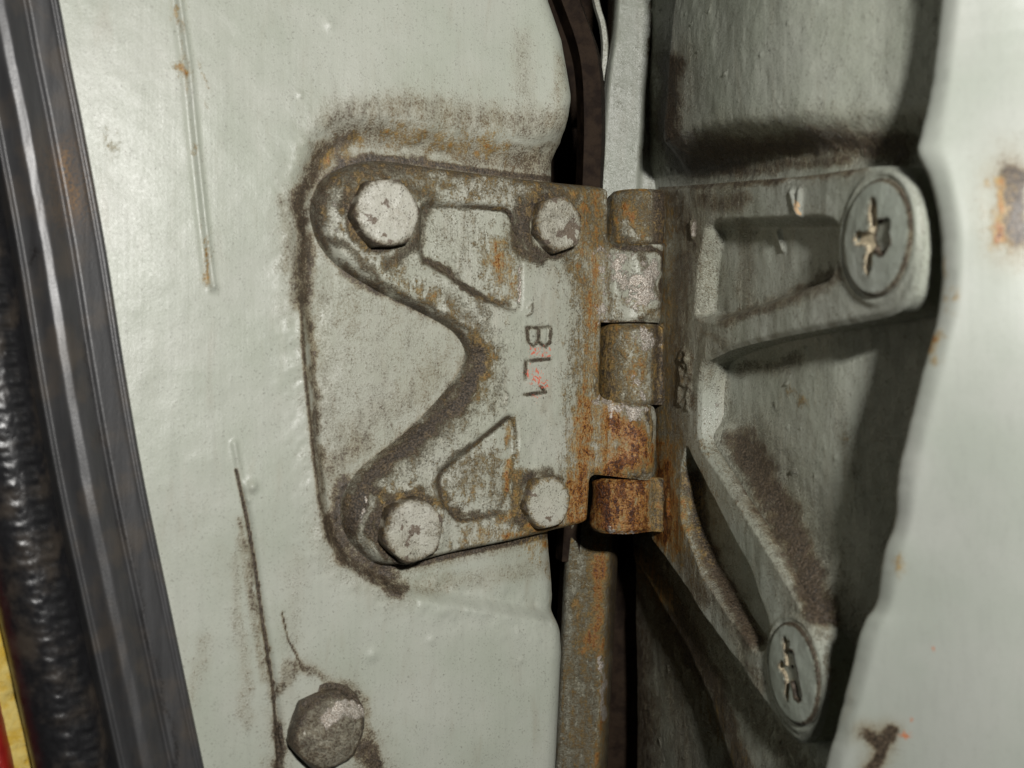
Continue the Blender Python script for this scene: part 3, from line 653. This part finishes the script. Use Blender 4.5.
# ================================================================== THE DOOR
door = thing('car_door', (250, -420, 0), 'open pale grey-green car door edge with a dark shaded hinge recess and chipped outer lip', 'car door')
ZE = 352.0
def ZEpy(py): py = np.asarray(py, float); return 322+30*smooth(20, 240, py)-.235*30*np.log1p(np.exp(np.clip((py-350)/30, -30, 60)))
edge_px = [(950, -260), (947, -60), (945, 0), (936, 80), (926, 128), (922, 150), (934, 178), (944, 220), (947, 265), (943, 310), (934, 345), (920, 398), (906, 455), (900, 490), (899, 521), (887, 556), (880, 604), (866, 627), (854, 675), (839, 735), (829, 768), (810, 860), (790, 960)]
ed = catmull(edge_px, 4, closed=False); EDX = np.array([(x-512)*(D-ZEpy(y))/D for x, y in ed]); EDY = np.array([(384-y)*(D-ZEpy(y))/D for x, y in ed]); EDZ = np.array([float(ZEpy(y)) for x, y in ed])
def jamb_h(U, V):
    f = FLOOR-26*smooth(300, 430, U)+0*U
    # raised pressing above the hinge recess
    vt = np.interp(U, [-150, 0, 117, 250, 440], [R.inv(640, 168, 0)[1], R.inv(660, 165, 0)[1], R.inv(700, 150, 0)[1]+3, R.inv(790, 128, 0)[1], R.inv(910, 122, 0)[1]])
    up = smooth(-14, 24, V-vt)
    f = f+up*(42-22*smooth(220, 420, U))
    f = f-34*up*smooth(35, -12, U-(-12+.22*(V-150)))            # its rolled left flank
    # foot of the recess: metal swelling forward below the lower arm
    cr = np.array(Rp([(640, 560), (690, 640), (716, 700), (738, 768), (760, 860)], FLOOR))
    cu = np.interp(-V, -cr[:, 1], cr[:, 0]); lo = smooth(-130, -260, V)
    f = f+lo*12*smooth(-30, 25, U-cu)-lo*10*smooth(20, -60, U-cu)
    # fillets where arms sit
    do = sdf(U, V, OR_); f = f+ (3*np.exp(-np.maximum(do, 0)/4.0))*smooth(40, 100, U)
    low_side = np.exp(-(segdist(U, V, Rp([(715, 440), (760, 510), (800, 580), (822, 620)], -16))/16)**2); f = f+14*low_side
    f = f+(fbm(U, V, 60, 31)-.5)*5+(fbm(U, V, 14, 33, sy=.6)-.5)*1.5
    n = vnoise(U/8, V/8, 35); f = f+2.2*smooth(.93, 1.0, n)
    # rolled deep end towards the hem
    return f
jm = stain_shade([
    (0, [(670, 60), (668, 130), (690, 165), (740, 165)], 16, 1.15), (0, [(690, 150), (760, 150), (840, 140), (900, 150)], 20, .95), (0, [(700, 175), (850, 160)], 9, .7),  # shade under the raised pressing painted in along with grime
    (0, [(744, 446), (773, 496), (803, 562), (824, 622)], 20, 1.15), (0, [(840, 400), (850, 470)], 20, .25), (0, [(720, 360), (730, 420)], 10, .4), (0, [(740, 370), (800, 360)], 10, .5),
    (0, [(640, 560), (680, 620), (715, 690), (740, 768)], 15, 1.0), (0, [(680, 590), (740, 690), (800, 768)], 26, .5), (0, [(620, 560), (640, 768)], 30, .95), (0, [(660, 600), (690, 768)], 22, .55),  # dirt plus painted shade in the deep lower recess
    (1, [(640, 560), (665, 600)], 16, .55), (1, [(810, 400), (790, 390)], 8, .35), (1, [(845, 440)], 9, .3), (1, [(700, 700), (740, 768)], 20, .25)])
def jm2(px, py):
    m = jm(px, py); m[..., 0] = np.maximum(m[..., 0], .17); return m
def jkeep(U, V):
    X, Y, Z = R.xyz(U, V, jamb_h(U, V)); return Z < np.interp(-V, -EDY, EDZ)-6
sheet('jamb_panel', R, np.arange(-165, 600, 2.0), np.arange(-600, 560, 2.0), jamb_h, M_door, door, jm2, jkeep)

# outer lip facing the camera (rolled sheet with thickness)
def lip():
    vs_ = np.arange(-560, 460, 2.5); q = np.concatenate([np.linspace(0, 20, 14), np.linspace(22, 330, 110)])
    ex = np.interp(-vs_, -EDY, EDX)
    Q, V = np.meshgrid(q, vs_, indexing='ij'); EX = np.interp(-V, -EDY, EDX); EZ = np.interp(-V, -EDY, EDZ)
    low_ = smooth(150, -330, V)
    roll = 7*(1-np.clip(Q/9, 0, 1))**2
    Z = EZ+2-roll*1.4
    # left part leans back towards the hinge side, then turns forward, then falls away at the outer skin
    Z = Z+ (24+36*low_)*smooth(-20, 70+60*low_, Q) - 0.0010*np.maximum(Q-130, 0)**2
    Z = Z+(fbm(Q, V, 200, 41)-.5)*2+(fbm(Q, V, 14, 43, sy=.3)-.5)*.3
    g_ = np.exp(-(np.arange(-60, 61)/24.0)**2); g_ /= g_.sum(); e1 = np.interp(-vs_, -EDY, EDX); e2 = np.convolve(np.pad(e1, 60, 'edge'), g_, 'valid')
    X = EX+Q+(e2-e1)[None, :]*(1-np.exp(-Q/14.0)) + (fbm(V, V*0, 9, 47)-.5)*1.2*(Q < 6)
    px, py = proj(X, V, Z)
    mk = stain_shade([
        (0, [(1014, 175), (1016, 235)], 15, 1.5), (1, [(1003, 185), (1000, 240)], 7, .9), (1, [(937, 338), (934, 352)], 5, .85), (1, [(942, 262), (946, 300)], 3, .4), (1, [(955, 290), (950, 310)], 4, .4),
        (0, [(868, 738), (884, 745), (872, 768), (890, 735)], 7, 1.5), (0, [(893, 730), (898, 729)], 5, 1.3), (3, [(908, 735)], 6, .95), (3, [(914, 720)], 4, .7), (3, [(933, 650)], 4, .55), (3, [(952, 615)], 4, .6), (3, [(998, 738)], 4, .5), (3, [(965, 515)], 4, .45), (3, [(945, 155)], 4, .4),
        (1, [(892, 560), (896, 570)], 4, .7), (0, [(852, 690), (845, 720)], 4, .3), (3, [(928, 645), (935, 655)], 4, .4), (3, [(925, 480), (930, 640)], 14, .16)])(px, py)
    co = np.stack([X, V, Z], -1).reshape(-1, 3); N = len(co)
    f = gridfaces(len(q), len(vs_))
    # back of the lip folded under, 1 mm of metal
    nb = 14; qb = np.linspace(0, 60, nb); QB, VB = np.meshgrid(qb, vs_, indexing='ij')
    ZB = np.interp(-VB, -EDY, EDZ)-6-np.minimum(QB, 5)*1.2-2-QB*.15; XB = np.interp(-VB, -EDY, EDX)+QB+(fbm(VB, VB*0, 9, 47)-.5)*1.2*(QB < 6)
    co2 = np.stack([XB, VB, ZB], -1).reshape(-1, 3); f2 = [[a+N for a in r][::-1] for r in gridfaces(nb, len(vs_))]
    nv = len(vs_); f3 = [[j+1, j, N+j, N+j+1][::-1] for j in range(nv-1)]
    mk = np.vstack([mk.reshape(-1, 4), np.tile([[.3, 0, 0, 0]], (len(co2), 1))])
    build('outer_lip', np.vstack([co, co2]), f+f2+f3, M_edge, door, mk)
lip()

# hem strip down the leading edge of the door, behind the hinge
def hem():
    ZH = -215.0; k = (D-ZH)/D
    lx = catmull([(620, -200), (617, 0), (608, 80), (600, 180), (590, 300), (576, 440), (568, 540), (562, 650), (556, 768), (548, 960)], 4, closed=False)
    LX = np.array([(x-512)*k for x, y in lx]); LY = np.array([(384-y)*k for x, y in lx])
    vs_ = np.arange(-640, 640, 2.5); q = np.linspace(-14, 100, 60)
    Q, V = np.meshgrid(q, vs_, indexing='ij');  EX = np.interp(-V, -LY, LX)
    Z = ZH-np.where(Q < 4, (4-Q)**2*.35, 0)-Q*.10 + (fbm(Q, V, 40, 51)-.5)*3
    upper = smooth(120, 200, V)
    Z = Z-6*smooth(44, 52, Q)*upper+10*smooth(60, 95, Q)*upper-(1-smooth(20, 140, V))*.16*np.maximum(Q-47, 0)**2
    X = EX+np.maximum(Q, -2)
    px, py = proj(X, V, Z)
    mk = stain_shade([(1, [(600, 545), (596, 620), (590, 650)], 14, .80), (1, [(575, 560), (575, 620)], 10, .4), (1, [(603, 640), (598, 768)], 6, .7), (0, [(600, 540), (580, 768)], 60, .62), (0, [(622, 540), (612, 768)], 16, 1.1), (1, [(590, 540), (582, 768)], 40, .30),
                 (0, [(650, 150), (680, 180)], 14, .5), (0, [(655, 0), (650, 150)], 3, .7), (0, [(570, 550), (560, 768)], 6, .6), (2, [(603, 660), (600, 720)], 2.5, .9)], (.16, 0, 0, 0))(px, py)
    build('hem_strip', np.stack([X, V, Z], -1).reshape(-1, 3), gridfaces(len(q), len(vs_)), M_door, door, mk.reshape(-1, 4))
hem()

# ================================================================== things behind the gap
def box_grid(name, x0, x1, y0, y1, z0, z1, mat, label, cat, kind=None):
    co = [(x, y, z) for x in (x0, x1) for y in (y0, y1) for z in (z0, z1)]
    f = [[0, 1, 3, 2], [4, 6, 7, 5], [0, 4, 5, 1], [2, 3, 7, 6], [0, 2, 6, 4], [1, 5, 7, 3]]
    o = build(name, co, f, mat, None, None, False); return tag(o, label, cat, kind=kind)
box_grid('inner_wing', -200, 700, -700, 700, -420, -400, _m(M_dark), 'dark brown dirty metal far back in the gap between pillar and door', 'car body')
def swept(name, path, wd, th_, mat, label, cat, masks=(0, 0, 0, 0)):
    p = catmull(path, 6, closed=False); n = len(p); co = []
    for (x, y, z) in p:
        k = (D-z)/D; X = (x-512)*k; Y = (384-y)*k
        co += [(X-wd/2, Y, z-th_/2), (X-wd*.3, Y, z+th_/2), (X+wd*.3, Y, z+th_/2), (X+wd/2, Y, z-th_/2)]
    f = []
    for i in range(n-1):
        for j in range(4): f.append([i*4+j, i*4+(j+1) % 4, (i+1)*4+(j+1) % 4, (i+1)*4+j])
    f += [[0, 3, 2, 1], [(n-1)*4+k for k in range(4)]]
    mk = np.tile([list(masks)], (len(co), 1)).astype(float)
    o = build(name, co, f, mat, None, mk, False); return tag(o, label, cat)
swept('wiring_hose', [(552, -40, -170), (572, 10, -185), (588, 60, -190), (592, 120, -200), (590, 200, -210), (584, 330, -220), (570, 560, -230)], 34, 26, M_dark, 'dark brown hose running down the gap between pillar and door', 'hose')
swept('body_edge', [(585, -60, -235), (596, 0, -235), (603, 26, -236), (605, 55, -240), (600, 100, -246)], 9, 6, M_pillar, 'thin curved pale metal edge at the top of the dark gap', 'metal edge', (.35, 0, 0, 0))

# ================================================================== loose bolt, seals and trim on the left
def lone_m(px, py, rad, h, hg):
    m = np.zeros((len(px), 4)); m[:, 0] = .62+.3*(rad > .85); m[:, 2] = .75*np.exp(-(segdist(px, py, [(325, 722), (340, 708), (357, 712)])/8)**2)*1.3; m[:, 1] = .0
    return m
cu, cv = L.inv(322, 722, 14)
bt = bolt(None, L, 322, 726, 13, 36, 20, 12, 9, M_bolt, lone_m, washer=1.16, name='hex_bolt', dome=9)
tag(bt, 'round-shouldered hex bolt with a chewed head, alone at the bottom of the pillar', 'bolt')
me = bt.data                                   # chewed facet across its head
for v in me.vertices:
    wv = bt.location+v.co; X, Y, Z = wv.x/S, wv.z/S, -wv.y/S
    pxx, pyy = proj(X, Y, Z); d = segdist(np.array([pxx]), np.array([pyy]), [(312, 728), (330, 714), (352, 708)])[0]
    u = (X-L.ox)*L.ct+(Z-L.oz)*L.st; hh = -(X-L.ox)*L.st+(Z-L.oz)*L.ct
    if hh > 13+14:
        v.co += Vector((0, 1, 0))*S*(7*math.exp(-(d/6)**2)+(5 if pyy < 708 - (pxx-330)*.1 and hh > 30 else 0))
# seal path: right-hand edge line of the rubber
rub_px = [(30, -160), (45, -70), (61, 0), (73, 65), (86, 130), (108, 250), (126, 365), (146, 480), (175, 620), (206, 768), (228, 870), (250, 970)]
rp = L.poly(catmull(rub_px, 4, closed=False), 20); RV = np.array([p[1] for p in rp]); RU = np.array([p[0] for p in rp])
def strip(name, s, hprof, mat, mf=None, vstep=2.5, disp=None, label='', cat=''):
    vs_ = np.arange(-500, 480, vstep); Sg, V = np.meshgrid(s, vs_, indexing='ij'); Hh = np.interp(Sg, s, hprof)
    U = np.interp(-V, -RV, RU)-Sg
    if disp is not None: Hh = Hh+disp(Sg, V)
    X, Y, Z = L.xyz(U, V, Hh); px, py = proj(X, Y, Z)
    mk = mf(px, py).reshape(-1, 4) if mf is not None else None
    o = build(name, np.stack([X, Y, Z], -1).reshape(-1, 3), [r[::-1] for r in gridfaces(len(s), len(vs_))], mat, None, mk); return tag(o, label, cat)
s = np.linspace(0, 78, 80)
hp = np.interp(s, [0, 1, 3, 6, 8, 10, 27, 30, 33, 38, 46, 54, 62, 67, 71, 78], [8, 20, 24, 25, 23, 25, 29, 25, 30, 34, 40, 40, 32, 28, 33, 6])
hp = np.convolve(np.pad(hp, 1, 'edge'), [.25, .5, .25], 'valid')
strip('rubber_seal', s, hp, M_rub, stain_shade([(1, [(66, 160), (74, 205)], 9, .75), (0, [(32, 260), (38, 250)], 5, .9), (0, [(85, 330), (112, 480), (150, 640), (180, 768)], 1.6, .8)]),
      disp=lambda a, v: (fbm(a, v, 26, 61, sy=.25)-.5)*4*smooth(30, 44, a), label='weathered dark grey rubber door seal with lengthwise ribs', cat='rubber seal')
s2 = np.linspace(72, 136, 90)
q = (s2-104)/32.0; hp2 = 0+33*np.sqrt(np.maximum(1-q*q, 0))
def vin(a, v):
    row = v/16; br = np.exp(-((a-88)/6)**2)+.6*np.exp(-((a-78)/5)**2)+.35*np.exp(-((a-106)/14)**2)
    ph = 2*math.pi*row+ (fbm(a, v, 30, 73)-.5)*.9; bumps = (np.sin(ph)*.6+np.sin(ph*2+.8)*.5)*np.cos((a-88)/7)
    return br*bumps*1.25+(fbm(a, v, 5, 71, 2)-.5)*.9
strip('vinyl_piping', s2, hp2, M_vin, vstep=1.6, disp=vin, label='black grained vinyl piping beside the rubber seal', cat='trim')
s3 = np.linspace(108, 172, 34); hp3 = np.interp(s3, [108, 150, 172], [-16, -6, -10])
strip('yellow_foam', s3, hp3, M_yel, disp=lambda a, v: (fbm(a, v, 22, 81)-.5)*12, label='ragged yellow foam showing at the lower left corner', cat='foam')
s4 = np.linspace(148, 240, 30); hp4 = np.interp(s4, [148, 152, 158, 240], [-10, 4, 10, 4])
strip('red_trim', s4, hp4, M_red, label='dark red strip of interior trim at the lower left edge', cat='trim')
